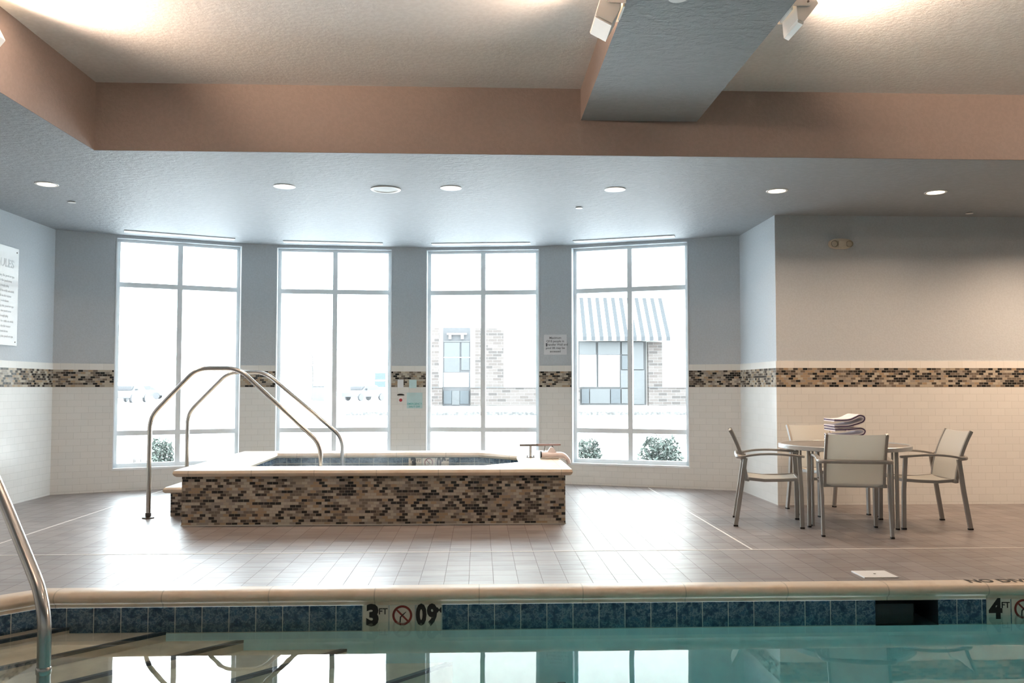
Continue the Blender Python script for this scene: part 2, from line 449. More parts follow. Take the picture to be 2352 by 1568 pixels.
# windows
WINS = [(BAY[1],BAY[2]), (BAY[3],BAY[4]), (BAY[5],BAY[6]), (BAY[7],BAY[8])]
for wi, (wa, wb_) in enumerate(WINS):
    T, L = seg_frame(wa, wb_)
    win = thing('window_%d' % (wi+1), (wa[0], wa[1], 0), kind='structure')
    T0 = Matrix.Translation((-wa[0], -wa[1], 0)) @ T
    zb, zt = .262, 3.062; o0, o1 = .09, .15; fw = .05
    MB().box(0, L, o0, o1, zb, zb+.06, T0).box(0, L, o0, o1, zt-.035, zt, T0).box(0, fw, o0, o1, zb, zt, T0).box(L-fw, L, o0, o1, zb, zt, T0).build('window_frame', M['alu'], win)
    MB().box(L/2-.03, L/2+.03, o0-.01, o1, zb+.06, zt-.035, T0).build('mullion', M['alu'], win)
    for z in (.66, 2.475):
        MB().box(fw, L/2-.03, o0-.004, o1, z, z+.06, T0).box(L/2+.03, L-fw, o0-.004, o1, z, z+.06, T0).build('transom', M['alu'], win)
    MB().box(-.004, L+.004, -.014, o0, zb-.012, zb+.012, T0).build('sill', M['jamb'], win)
    MB().box(.0005, .010, -.006, o0, zb, zt, T0).box(L-.010, L-.0005, -.006, o0, zb, zt, T0).build('jamb', M['jamb'], win)  # added liners: their white stands in for daylight on the painted reveals
    for x0, x1 in ((fw, L/2-.03), (L/2+.03, L-fw)):
        for z0, z1 in ((zb+.06, .66), (.72, 2.475), (2.535, zt-.035)):
            MB().box(x0, x1, .118, .122, z0, z1, T0).build('glass_pane', M['glass'], win)
    pl = bpy.data.lights.new('daylight_portal', 'AREA'); pl.shape = 'RECTANGLE'; pl.size = L; pl.size_y = zt-zb; pl.cycles.is_portal = True
    po = bpy.data.objects.new('daylight_portal', pl); C.objects.link(po)
    cpos = T @ Vector((L/2, .24, (zb+zt)/2)); po.location = cpos
    n = -Vector((T[0][1], T[1][1], 0)); po.rotation_euler = n.to_track_quat('-Z', 'Z').to_euler()

# ------------------------------------------------------------------ ceiling
RX0, RX1, RY0, RY1 = -3.01, 7.6, .3, 6.69
ceil = MB().poly([(RX0,RY0,CZ), (RX0,RY1,CZ), (RX1,RY1,CZ), (RX1,RY0,CZ)]).build('ceiling', M['ceil'], recalc=False); tag(ceil, kind='structure')
MB().flat(ROOM, [[(RX0,RY0),(RX1,RY0),(RX1,RY1),(RX0,RY1)]], SZ, False).build('soffit', M['soffit'], ceil, recalc=False)
MB().box(RX0-.12, RX0, RY0-.12, RY1+.12, SZ+.002, CZ+.02).box(RX1, RX1+.12, RY0-.12, RY1+.12, SZ+.002, CZ+.02).box(RX0, RX1, RY1, RY1+.12, SZ+.002, CZ+.02).box(RX0, RX1, RY0-.12, RY0, SZ+.002, CZ+.02).build('fascia', M['fascia'], ceil)
bmo = MB().box(.812, 1.75, RY0, RY1, BZ, CZ+.01).build('beam', None, ceil, mats=[M['soffit'], M['fascia']])
for f in bmo.data.polygons: f.material_index = 0 if abs(f.normal.z) > .5 else 1  # sides browner than underside: warm flood light put into their colour

# ------------------------------------------------------------------ pool
pool = thing('swimming_pool', (0, 0, 0), label='large rectangular swimming pool with blue tiled waterline and a clipped corner at left', cat='swimming pool')
ring_sweep('coping', POOL, [(-.002,-.03),(-.002,.003),(.055,.006),(.085,.004),(.108,-.003),(.124,-.016),(.131,-.034),(.127,-.054),(.114,-.068),(.100,-.074),(.098,-.098)], M['coping'], pool)
WP = offset_poly(POOL, .10)            # tile plane
WZ = -.196
# waterline tile, with the skimmer mouth left open in the far side
mb = MB(); bm = mb.bm; uvl = bm.loops.layers.uv.verify()
SK0, SK1 = 2.507, 2.912
def wallquad(p, q, z0, z1):
    e = (Vector(q)-Vector(p)).normalized()
    f = bm.faces.new([bm.verts.new((*p, z0)), bm.verts.new((*q, z0)), bm.verts.new((*q, z1)), bm.verts.new((*p, z1))])
    for l in f.loops: l[uvl].uv = (Vector(l.vert.co[:2]).dot(e), l.vert.co.z)
for i in range(len(WP)):
    p, q = WP[i], WP[(i+1) % len(WP)]
    if i == 0:
        wallquad(p, (SK0, p[1]), -.2545, -.0965); wallquad((SK1, p[1]), q, -.2545, -.0965)
    else: wallquad(p, q, -.2545, -.0965)
mb.build('waterline_tile', M['bluetile'], pool, keepuv=True)
YW = WP[0][1]
sk = MB()
for q in ([(SK0,YW,-.0965),(SK1,YW,-.0965),(SK1,YW+.3,-.0965),(SK0,YW+.3,-.0965)], [(SK0,YW,-.2545),(SK0,YW+.3,-.2545),(SK1,YW+.3,-.2545),(SK1,YW,-.2545)],
          [(SK0,YW,-.0965),(SK0,YW+.3,-.0965),(SK0,YW+.3,-.2545),(SK0,YW,-.2545)], [(SK1,YW,-.0965),(SK1,YW,-.2545),(SK1,YW+.3,-.2545),(SK1,YW+.3,-.0965)],
          [(SK0,YW+.3,-.0965),(SK1,YW+.3,-.0965),(SK1,YW+.3,-.2545),(SK0,YW+.3,-.2545)]): sk.poly(q)
skm = sk.build('skimmer_mouth', M['darktile'], pool, recalc=False); skm['label'] = 'dark recessed skimmer opening'
MB().box(SK0+.02, SK1-.13, YW+.06, YW+.07, -.26, -.135).build('weir_flap', plain('weir_plastic', (.02,.03,.035), .4), skm)
b = MB()
for i in range(len(WP)):
    p, q = WP[i], WP[(i+1) % len(WP)]
    b.poly([(*p,-.95), (*q,-.95), (*q,-.2545), (*p,-.2545)])
b.flat(WP, [], -.95, True); b.build('basin', M['plaster'], pool, recalc=False)
# corner steps, each a slab running at 45 degrees across the clipped corner
def corner_region(c):    # part of the pool with x - y < c
    x_far = c + YW; pts = [WP[0], (x_far, YW)]
    xl = WP[4][0]; yl = xl - c
    if yl >= WP[3][1]: pts += [(xl, yl), WP[4]]
    else: pts += [(c + WP[3][1], WP[3][1]), WP[3], WP[4]]
    return pts
for c, z, zl in ((-7.83,-.212,-.95), (-7.25,-.245,-.95), (-6.78,-.300,-.95), (-6.15,-.36,-.95), (-5.5,-.45,-.95), (-4.8,-.58,-.95)):
    pts = corner_region(c)
    s_ = MB().prism(pts, lambda a, b_, t: (a, b_, t), zl, z-.002).build('step', M['tanplaster'], pool)
    p = Vector(pts[1]); q = Vector(pts[2]); n = Vector((1,-1)).normalized()
    MB().prism([tuple(p-n*.03), tuple(p+n*.002), tuple(q+n*.002), tuple(q-n*.03)], lambda a, b_, t: (a, b_, t), z-.016, z+.001).build('step_nosing', M['darktile'], s_)
# water: one closed body so the tint deepens with depth
wp = offset_poly(POOL, .094)
wt = MB().prism(wp, lambda a, b_, t: (a, b_, t), -.955, WZ).build('pool_water', M['water'])
tag(wt, 'still teal water filling the swimming pool and mirroring the windows', 'water', kind='stuff')

def no_diving(name, x, y, z, r, parent, faint=False):
    o = MB().tube([(x + r*math.cos(t*2*PI/40), y, z + r*math.sin(t*2*PI/40)) for t in range(40)], r*.13, 8, closed=True, flat=(1,1))
    o.bar([(x-r*.68, y, z+r*.68), (x+r*.68, y, z-r*.68)], r*.2, .004, (1,0,1))
    o = o.build(name, M['red'], parent, True)
    d = MB().tube([(x-r*.25, y+.002, z-r*.8), (x-r*.2, y+.002, z-r*.2), (x+r*.05, y+.002, z+r*.05), (x+r*.45, y+.002, z+r*.4)], [r*.09,r*.1,r*.1,r*.05], 6)
    d.lathe([(.0001,-.001),(r*.12,-.001),(r*.12,.001),(.0001,.001)], (x+r*.1, y+.002, z-r*.12), 10, 'Y', capends=False)
    d.bar([(x-r*.8, y+.002, z-.05*r), (x-.3*r, y+.002, z-.05*r)], .003, .002, (0,0,1)); d.bar([(x+r*.3, y+.002, z-.05*r), (x+.8*r, y+.002, z-.05*r)], .003, .002, (0,0,1))
    d.build('diver_figure', M['ink'], o)
    return o
def marker(x, y, z0, w, h, kind, parent, s='3'):
    t = MB().box(x+.002, x+w-.002, y-.004, y+.004, z0, z0+h).build('depth_marker', M['cream'], parent)
    yy = y-.0048; cz = z0+h
    if kind == 'ft':
        text('numeral', s, .165*h/.158, M['ink'], t, (x+w*.38, yy, cz-h*.42), FRONT, .010 if s == '3' else .008, .0006, sx=.95)
        text('unit_letters', 'FT', .052*h/.158, M['ink'], t, (x+w*.78, yy, cz-h*.25), FRONT, .0008, .0006)
    elif kind == 'm':
        text('numeral', s, .165*h/.158, M['ink'], t, (x+w*.42, yy, cz-h*.42), FRONT, .009, .0006, sx=.72, spacing=1.12)
        text('unit_letters', 'M', .044*h/.158, M['ink'], t, (x+w*.9, yy, cz-h*.22), FRONT, .0008, .0006)
    else: no_diving('no_diving_symbol', x+w/2, yy+.001, cz-h*.40, h*.34, t)
    return t
x0 = -.714
marker(x0, YW, -.2545, .160, .160, 'ft', pool, '3'); marker(x0+.163, YW, -.2545, .160, .160, 'sym', pool); marker(x0+.326, YW, -.2545, .160, .160, 'm', pool, '09')
x0 = 3.222
marker(x0, YW, -.2545, .160, .160, 'ft', pool, '4'); marker(x0+.163, YW, -.2545, .160, .160, 'sym', pool)
text('coping_lettering', 'NO DIVING', .11, M['ink'], pool, (3.42, 5.395, .0066), (0,0,0), .003, .0004)

lid = thing('skimmer_lid', (2.64, 5.625, 0), label='square white skimmer lid set in the deck above the dark skimmer opening', cat='skimmer lid')
MB().box(-.115,.115,-.1,.1,-.002,.007).build('lid_plate', M['white'], lid, bevel=.002)
MB().lathe([(.008,.006),(.008,.0085)], (0,0,0), 12).build('screw', M['steeld'], lid)

# pool handrail near the camera (stainless, comes up over the steps)
hr = thing('pool_handrail', (-1.63, 3.3, 0), label='stainless steel grab rail entering the pool at the lower left, closest to the camera', cat='handrail')
d = Vector((-.7071,.7071,0))
P0 = Vector((0,0,-.45)); path = [P0, Vector((0,0,.44)), d*.50+Vector((0,0,.775)), d*.86+Vector((0,0,1.0)), d*1.45+Vector((0,0,1.0)), d*1.62+Vector((0,0,.8)), d*1.62+Vector((0,0,.0))]
MB().tube(fillet(path, .13, 10), .0242, 24).build('rail_tube', M['steel'], hr, True)
MB().lathe([(.0248,.175),(.0268,.178),(.0268,.20),(.0248,.203)], (0,0,0), 24, capends=False).lathe([(.004,-.028),(.004,.028)], (0,0,.19), 8, 'X').build('collar', M['steel'], hr, True)
MB().lathe([(.0245,.0),(.055,.0),(.055,.012),(.03,.022),(.0245,.022)], tuple(d*1.62), 24, capends=False).build('flange', M['steel'], hr, True)

# ------------------------------------------------------------------ hot tub
TZ = .51
tub = thing('hot_tub', (-.93, 8.9, 0), label='raised rectangular hot tub clad in brown and black mosaic with a cream stone rim', cat='hot tub')
tx, ty = -.93, 8.9
def L2(P): return [(x-tx, y-ty) for x, y in P]
OUT = L2([(-2.745,7.76), (.86,7.76), (.86,10.03), (-2.745,10.03)])
BODY = offset_poly(OUT, .065)
INN = L2([(-2.27,9.72), (-2.24,8.12), (.03,8.12), (.42,8.5), (.42,9.3), (-.0,9.72)])
# cladding
cl = MB()
for i in range(4):
    p, q = BODY[i], BODY[(i+1) % 4]; cl.poly([(*p, 0), (*q, 0), (*q, TZ-.062), (*p, TZ-.062)])
cl.build('mosaic_cladding', M['mosaic_tub'], tub)
MB().box(BODY[0][0]-.004, BODY[1][0]+.004, BODY[0][1]-.005, BODY[2][1]+.004, 0, .008).build('base_grout', M['cream'], tub)
ring_sweep('rim_outer', OUT, [(.065,TZ-.068),(.03,TZ-.067),(.012,TZ-.056),(.001,TZ-.034),(.010,TZ-.010),(.032,TZ-.001),(.06,TZ)], M['coping_tub'], tub)
MB().flat(offset_poly(OUT, .06), [offset_poly(INN, -.04)], TZ, True).build('rim_top', M['coping_tub'], tub, recalc=False)
ring_sweep('rim_inner', INN, [(-.04,TZ),(-.015,TZ-.002),(.0,TZ-.012),(.010,TZ-.032),(.001,TZ-.052),(-.02,TZ-.062)], M['coping_tub'], tub)
IW = offset_poly(INN, -.02)
li = MB(); n_ = len(IW)
for i in range(n_): li.poly([(*IW[i], .20), (*IW[(i+1) % n_], .20), (*IW[(i+1) % n_], TZ-.06), (*IW[i], TZ-.06)])
li.flat(IW, [], .2, True)
li.build('tiled_lining', M['bluetile_tub'], tub)
ymk = IW[-1][1]
for kx, kd, s in ((-.80,'ft','3'), (-.645,'sym',''), (-.49,'m','09')): marker(kx-tx, ymk-.002, .318, .153, .128, kd, tub, s)
stp = MB().box(-3.0-tx, -2.70-tx, 8.45-ty, 9.55-ty, 0, .225).build('entry_step', M['mosaic_tub'], tub)
SO = L2([(-3.06,8.39), (-2.685,8.39), (-2.685,9.61), (-3.06,9.61)])
ring_sweep('step_coping', SO, [(.06,.222),(.02,.224),(.004,.24),(.004,.26),(.02,.278),(.06,.28)], M['coping_tub'], stp)
MB().flat(offset_poly(SO, .06), [], .28, True).build('step_tread', M['coping_tub'], stp, recalc=False)
tw = MB().prism([(x+tx, y+ty) for x, y in offset_poly(INN, -.014)], lambda a, b_, t: (a, b_, t), .205, .385).build('tub_water', M['water_tub'])
tag(tw, 'bubbling water inside the raised hot tub', 'water', kind='stuff')
fo = MB()
for k in range(60):
    a = random.random()*2*PI; rr = random.random()**.7*.22; x, y = -.93+rr*1.3*math.cos(a), 8.75+rr*math.sin(a); s_ = .014+.02*random.random()
    fo.lathe([(.0001, .8*s_), (.6*s_, .55*s_), (s_, 0), (.0001,-.3*s_)], (x, y, .39+.03*(1-rr/.25)*random.random()), 8, capends=False)
tag(fo.build('jet_foam', M['white'], None, True), 'white foam bubbling up in the middle of the hot tub water', 'foam', kind='stuff')

sm = bpy.data.materials.new('thin_steam'); sm.use_nodes = True; nt = sm.node_tree; nt.nodes.clear()
out = nt.nodes.new('ShaderNodeOutputMaterial'); vs_ = nt.nodes.new('ShaderNodeVolumeScatter'); vs_.inputs['Color'].default_value = (.95, .97, 1, 1); vs_.inputs['Anisotropy'].default_value = .3
nt.links.new(mth(nt, 'MULTIPLY', ramp(nt, noise(nt, scaled(nt, geopos(nt), (2.2, 2.2, 4)), 1.6, 3, .6), [(.46, (0, 0, 0)), (.66, (1, 1, 1))]), .26), vs_.inputs['Density'])
nt.links.new(vs_.outputs[0], out.inputs['Volume'])
st_ = MB().prism([(x+tx, y+ty) for x, y in offset_poly(INN, .12)], lambda a, b_, t: (a, b_, t), .392, .66).build('steam', sm)
tag(st_, 'faint white steam rising from the hot tub water', 'steam', kind='stuff')
def spa_rail(y, xl, xr, zs, label):
    t = thing('tub_handrail', (xl, y, 0), label=label, cat='handrail', group='hot tub handrails')
    W = xr-xl
    pts = [(0,0,.0), (0,0,.965), (.437,0,zs), (.835,0,zs), (W-.005,0,.70), (W,0,.30)]
    MB().tube(fillet(pts, .115, 8), .0213, 20).build('rail_tube', M['steel'], t, True)
    MB().lathe([(.022,.0),(.056,.0),(.056,.010),(.030,.020),(.022,.020)], (0,0,0), 24, capends=False).build('flange', M['steeld'], t, True)
    MB().lathe([(.022,.02),(.027,.022),(.027,.05),(.022,.052)], (0,0,0), 20, capends=False).build('collar', M['steeld'], t, True)
    return t
spa_rail(8.30, -3.155, -1.522, 1.432, 'front one of the two bent stainless handrails at the hot tub')
spa_rail(9.46, -3.19, -1.50, 1.415, 'rear one of the two bent stainless handrails at the hot tub')

# grab bar and cushion on the right corner of the rim
gb = thing('grab_bar', (.545, 8.98, TZ), label='short stainless grab bar with a brown end on the right of the tub rim', cat='grab bar')
MB().tube([(-.115,0,.128),(.12,0,.130),(.2,0,.133)], .0115, 12, flat=(1.3,1)).build('bar_tube', M['steeld'], gb, True)
MB().prism([(.06+.13*(1-math.cos(k*PI/8)), .028*math.sin(k*PI/8)) for k in range(9)] + [(.32-.13*(1-math.cos(k*PI/8)), -.028*math.sin(k*PI/8)) for k in range(1,8)], lambda a, b_, t: (a, b_, t), .124, .142).build('paddle', M['wood'], gb)
MB().lathe([(.015,0),(.015,.125)], (0,0,0), 16).build('post', M['steel'], gb, True)
fl = MB().lathe([(.0001,0),(.046,0),(.046,.006),(.02,.010),(.012,.012)], (0,0,0), 20, capends=False).build('flange', M['steeld'], gb, True)
for sx_ in (-.034,.034):
    MB().lathe([(.005,.004),(.005,.022),(.0001,.024)], (sx_,-.012,0), 8, capends=False).build('bolt', M['steeld'], fl)
MB().bar([(.155,0,.128),(.14,-.02,.06)], .008, .006, (0,1,0)).build('strap', M['foot'], gb)
MB().bar([(.225,0,.128),(.24,0,.10)], .012, .008, (0,1,0)).build('strap', M['foot'], gb)
cu = thing('head_cushion', (.64, 8.82, TZ), label='pinkish beige padded cushion draped over the right corner of the tub rim', cat='cushion')
cp = fillet([(0,0,.042),(.12,0,.040),(.235,.0,.040),(.285,.0,-.015),(.295,0,-.05)], .08, 6)
MB().tube(cp, [.034-.0005*i for i in range(len(cp))], 16, flat=(1.7,1)).build('pad', M['pad'], cu, True)
MB().tube([(-.004,0,.040),(.010,0,.040)], .037, 16, flat=(1.75,1)).build('end_band', M['foot'], cu, True)
MB().tube([(p.x, p.y, p.z-.030) for p in cp[:-8]], .009, 12, flat=(6,.8)).build('base_pad', M['white'], cu, True)
MB().prism([(.07,0),(.16,0),(.13,.045),(.10,.05)], lambda a, b_, t: (a, t, b_+.07), -.03, .03).build('bracket', M['pad'], cu)

# ------------------------------------------------------------------ table, chairs, towels
def make_chair():
    t = thing('patio_chair', cat='chair', group='patio chairs around the round table')
    m = M['chairmetal']
    for s in (-1, 1):
        l = MB().bar([(s*.268,.255,.012), (s*.266,.25,.33), (s*.274,.235,.632)], .026, .036, (1,0,0)).build('leg', m, t, bevel=.004)
        MB().box(s*.268-.014, s*.268+.014, .236, .274, 0, .014).build('foot_cap', M['foot'], l)
        l = MB().bar([(s*.272,-.315,.012), (s*.268,-.265,.33), (s*.276,-.225,.615)], .026, .038, (1,0,0)).build('leg', m, t, bevel=.004)
        MB().box(s*.272-.014, s*.272+.014, -.335, -.295, 0, .014).build('foot_cap', M['foot'], l)
        pts = [(s*(.285-.010*k/10),-.25+.53*k/10, .622+.026*math.sin(PI*(k/10)**.8)+.012*k/10) for k in range(11)]
        MB().bar(pts, .040, .020, (1,0,0)).build('arm', m, t, bevel=.005)
    # rear rail bows round behind the back at arm height
    pts = [(-.285,-.225,.622), (-.300,-.262,.624), (-.27,-.300,.626), (0,-.306,.626), (.27,-.300,.626), (.300,-.262,.624), (.285,-.225,.622)]
    MB().tube(fillet(pts, .03, 4), .015, 10, flat=(.8,1.2)).build('rear_rail', m, t, True)
    fr = MB()
    side = [(-.222,.24,.428), (-.222,.10,.418), (-.222,-.06,.412), (-.222,-.215,.425)]
    for s in (-1, 1): fr.bar([(s*-x, y, z) for x, y, z in side], .026, .028, (1,0,0))
    fr.bar([(-.235,.232,.425), (.235,.232,.425)], .022, .026, (0,1,0)); fr.bar([(-.262,-.205,.418), (.262,-.205,.418)], .024, .030, (0,1,0))
    for s in (-1, 1): fr.box(s*.245-.02, s*.245+.02, .22, .25, .412, .434)
    fr.build('seat_frame', m, t, bevel=.003)
    def surf(fn, th, nu=10, nv=12):
        mb = MB(); g = [[fn(u/nu, v/nv) for u in range(nu+1)] for v in range(nv+1)]
        for side_ in (0, 1):
            vs = [[mb.bm.verts.new(Vector(p[:3]) + Vector(p[3:])*(th*(side_-.5))) for p in row] for row in g]
            for v in range(nv):
                for u in range(nu): mb.bm.faces.new([vs[v][u], vs[v][u+1], vs[v+1][u+1], vs[v+1][u]])
            if side_ == 0: v0 = vs
        v1 = vs
        for v in range(nv):
            for u in (0, nu): mb.bm.faces.new([v0[v][u], v0[v+1][u], v1[v+1][u], v1[v][u]])
        for u in range(nu):
            for v in (0, nv): mb.bm.faces.new([v0[v][u], v0[v][u+1], v1[v][u+1], v1[v][u]])
        return mb
    def seat(u, v):
        x = (u-.5)*.45; y = .235-.44*v; z = .428-.016*math.sin(PI*v)-.010*math.sin(PI*u)
        return (x, y, z+.006, 0, 0, 1)
    surf(seat, .006).build('seat', M['sling'], t, True)
    def backpt(v):   # side profile of the back, v 0 bottom .. 1 top
        return (-.215-.035*v-.105*v*v, .405+.455*v)
    for s in (-1, 1):
        pts = [(s*.238, backpt(k/10)[0]-.002, backpt(k/10)[1]) for k in range(11)]
        MB().bar(pts, .022, .030, (1,0,0)).build('back_upright', m, t, bevel=.003)
    def back(u, v):
        y, z = backpt(.02+.975*v); x = (u-.5)*.456
        return (x, y-.014*math.sin(PI*u)*(.4+.6*v)+.004, z-.006*math.sin(PI*u)*(v > .95), 0, 1, 0)
    surf(back, .007, 10, 16).build('backrest', M['sling'], t, True)
    return t
ch = make_chair()
spots = [((3.22,7.31), R(-13), 'cream sling patio chair in front of the table, seen from behind'),
         ((2.69,7.79), R(-106), 'cream sling patio chair at the left side of the table, seen side on'),
         ((4.02,7.64), R(85), 'cream sling patio chair at the right side of the table, nearest the frame edge'),
         ((3.50,8.42), R(-169), 'cream sling patio chair behind the table, closest to the tiled wall')]
for i, ((x, y), rz, lab) in enumerate(spots):
    c = ch if i == 0 else copy_tree(ch)
    c.location = (x, y, 0); c.rotation_euler = (0, 0, rz); c['label'] = lab
tb = thing('round_table', (3.40, 7.82, 0), R(-13), label='round grey patio table with aluminium rim between the four cream chairs', cat='table')
MB().lathe([(.0001,.709),(.555,.709),(.555,.715),(.0001,.715)], seg=64, capends=False).build('table_top', M['tabletop'], tb)
MB().lathe([(.555,.682),(.578,.682),(.583,.686),(.583,.718),(.578,.723),(.560,.723),(.555,.718),(.555,.682)], seg=64, capends=False).build('rim', M['tablerim'], tb, True)
for sx_, sy_ in ((1,1),(1,-1),(-1,1),(-1,-1)):
    l = MB().tube([(sx_*.37,sy_*.37,.012),(sx_*.37,sy_*.37,.70)], .017, 12).tube([(sx_*.335,sy_*.37,.012),(sx_*.335,sy_*.37,.70)], .010, 10).build('leg', M['chairmetal'], tb, True)
    MB().lathe([(.018,0),(.018,.014)], (sx_*.37,sy_*.37,0), 12).build('foot_cap', M['foot'], l)
MB().box(-.40,.40,.355,.385,.680,.708).box(-.40,.40,-.385,-.355,.680,.708).box(-.385,-.355,-.36,.36,.680,.708).box(.355,.385,-.36,.36,.680,.708).build('under_frame', M['chairmetal'], tb)

def towel(z0, pts, th, ddep, label, col_outer=True, x0=3.30, y0=7.62):
    """folded towel: the centreline pts (x,z) is a ribbon folded at the right, extruded front to back"""
    t = thing('folded_towel', (x0, y0, z0), R(-4), label=label, cat='towel', group='towels stacked on the round table')
    P = fillet([(x*.83+.012, 0, z*1.13+.006) for x, z in pts], .03, 5); n = len(P)
    nor = []
    for i in range(n):
        tg = (P[min(i+1, n-1)] - P[max(i-1, 0)]).normalized(); nor.append(Vector((-tg.z, 0, tg.x)))
    for nm, m, a, b_ in (('white_face', M['towel_white'], .0, th*.75), ('purple_stripe', M['towel_purple'], -th*.75, .0), ('white_back', M['towel_white'], -th*1.15, -th*.75)):
        mb = MB()
        poly = [(P[i]+nor[i]*a) for i in range(n)] + [(P[i]+nor[i]*b_) for i in reversed(range(n))]
        for i in range(n-1):
            q = [P[i]+nor[i]*a, P[i+1]+nor[i+1]*a, P[i+1]+nor[i+1]*b_, P[i]+nor[i]*b_]
            A = [mb.bm.verts.new((v.x, -ddep/2, v.z)) for v in q]; B = [mb.bm.verts.new((v.x, ddep/2, v.z)) for v in q]
            mb.bm.faces.new(A); mb.bm.faces.new(B[::-1])
            for k in (0, 2): mb.bm.faces.new([A[k], A[(k+1) % 4], B[(k+1) % 4], B[k]])
            if i == 0: mb.bm.faces.new([A[3], A[0], B[0], B[3]])
            if i == n-2: mb.bm.faces.new([A[1], A[2], B[2], B[1]])
        bmesh.ops.remove_doubles(mb.bm, verts=mb.bm.verts, dist=1e-5)
        mb.build(nm, m, t, True)
    return t
tt = .7155
towel(tt, [(-.15,.010),(.0,.010),(.13,.012),(.16,.036),(.13,.056),(0,.056),(-.15,.054)], .012, .30, 'bottom folded white and purple towel of the stack on the table')
towel(tt+.085, [(-.15,.010),(-.02,.008),(.10,.014),(.155,.026),(.165,.05),(.13,.064),(0,.054),(-.15,.052)], .013, .29, 'middle folded white and purple towel of the stack on the table')
towel(tt+.170, [(-.155,.008),(-.10,.010),(.0,.012),(.10,.034),(.155,.050),(.165,.080),(.12,.092),(.02,.055),(-.06,.050),(-.155,.052)], .013, .28, 'top towel of the stack on the table, its fold rising to a crest')

# ------------------------------------------------------------------ ceiling fittings
def downlight(x, label, copyfrom=None):
    if copyfrom: t = copy_tree(copyfrom); t.location = (x, 7.83, SZ)
    else:
        t = thing('recessed_downlight', (x, 7.83, SZ), cat='ceiling light', group='recessed downlights in the low ceiling')
        MB().lathe([(.078,-.0005),(.100,-.0005),(.101,-.004),(.097,-.007),(.080,-.006),(.078,-.0005)], seg=36, capends=False).build('trim_ring', M['white'], t, True)
        MB().lathe([(.0001,-.0045),(.079,-.0045),(.079,-.001),(.0001,-.001)], seg=36, capends=False).build('lens', M['lamp'], t)
    t['label'] = label
    l = bpy.data.lights.new('downlight_beam', 'SPOT'); l.energy = 38; l.color = (1,.71,.49); l.spot_size = R(150); l.spot_blend = 1; l.shadow_soft_size = .07
    o = bpy.data.objects.new('downlight_beam', l); C.objects.link(o); o.location = (x, 7.83, SZ-.03)
    return t
names = ['leftmost recessed downlight, above the left wall corner', 'second recessed downlight from the left, just left of the ceiling speaker',
         'third recessed downlight from the left, just right of the ceiling speaker', 'fourth recessed downlight from the left, below the end of the beam',
         'fifth recessed downlight from the left, over the wall corner by the table', 'rightmost recessed downlight, over the patio chairs']
first = None
for x, lab in zip((-3.943,-1.794,-.262,1.269,2.805,4.333), names):
    t = downlight(x, lab, first); first = first or t
# more of the same row beyond the frame keep the right side of the room warm
for x in (5.86, 7.4):
    l = bpy.data.lights.new('downlight_beam', 'SPOT'); l.energy = 90; l.color = (1,.71,.49); l.spot_size = R(150); l.spot_blend = 1; l.shadow_soft_size = .07
    o = bpy.data.objects.new('downlight_beam', l); C.objects.link(o); o.location = (x, 7.83, SZ-.03)
sp = thing('ceiling_speaker', (-.874, 7.907, SZ), label='round white speaker grille in the low ceiling between two downlights', cat='speaker')
MB().lathe([(.112,-.0005),(.140,-.0005),(.142,-.006),(.136,-.011),(.118,-.008),(.112,-.0005)], seg=40, capends=False).build('trim_ring', M['white'], sp, True)
MB().lathe([(.0001,-.005),(.113,-.003),(.113,-.001),(.0001,-.002)], seg=40, capends=False).build('grille', M['grille'], sp)
def sprinkler(x, y, z, r, lab):
    t = thing('sprinkler_cap', (x, y, z), label=lab, cat='sprinkler cap')
    MB().lathe([(.0001,-.010),(r,-.010),(r,-.006),(r*.9,-.006),(.0001,-.006)], seg=24, capends=False).build('cover_plate', M['white'], t, True)
    MB().lathe([(r*.7,-.006),(r*.7,.002)], seg=20, capends=False).build('collar', M['steeld'], t)
sprinkler(-4.066, 8.573, SZ, .038, 'small white sprinkler cap near the left wall below the leftmost downlight')
sprinkler(1.028, 8.642, SZ, .038, 'small white sprinkler cap above the window to the right of the notice')
sprinkler(5.203, 8.75, SZ, .038, 'small sprinkler cap by the ceiling edge above the right tiled wall')
sprinkler(1.087, 4.52, BZ, .055, 'round white cover on the underside of the beam at the top edge')

# slot diffusers over each window
for (x0_, y0_), (x1_, y1_), lab in (((-4.196,10.14),(-3.053,10.66),'above the leftmost window'), ((-2.479,10.80),(-1.241,10.92),'above the second window from the left'),
                         ((-.611,10.93),(.655,10.80),'above the third window, the one with brick outside'), ((1.198,10.66),(2.389,10.22),'above the rightmost window with the awning outside')):
    T, L = seg_frame((x0_,y0_), (x1_,y1_)); t = thing('slot_diffuser', (x0_,y0_,SZ), label='white linear slot diffuser in the ceiling ' + lab, cat='air diffuser', group='slot diffusers')
    T0 = Matrix.Translation((-x0_,-y0_,0)) @ T
    MB().box(0,L,-.055,-.040,-.012,-.0005,T0).box(0,L,.040,.055,-.012,-.0005,T0).box(0,.015,-.04,.04,-.012,-.0005,T0).box(L-.015,L,-.04,.04,-.012,-.0005,T0).box(L/2-.03,L/2+.03,-.04,.04,-.011,-.0005,T0).build('frame', M['jamb'], t)
    for a_, b_ in ((.018, L/2-.033), (L/2+.033, L-.018)):
        MB().box(a_,b_,-.036,-.006,-.010,-.004,T0).box(a_,b_,.006,.036,-.010,-.004,T0).build('blade', M['jamb'], t)

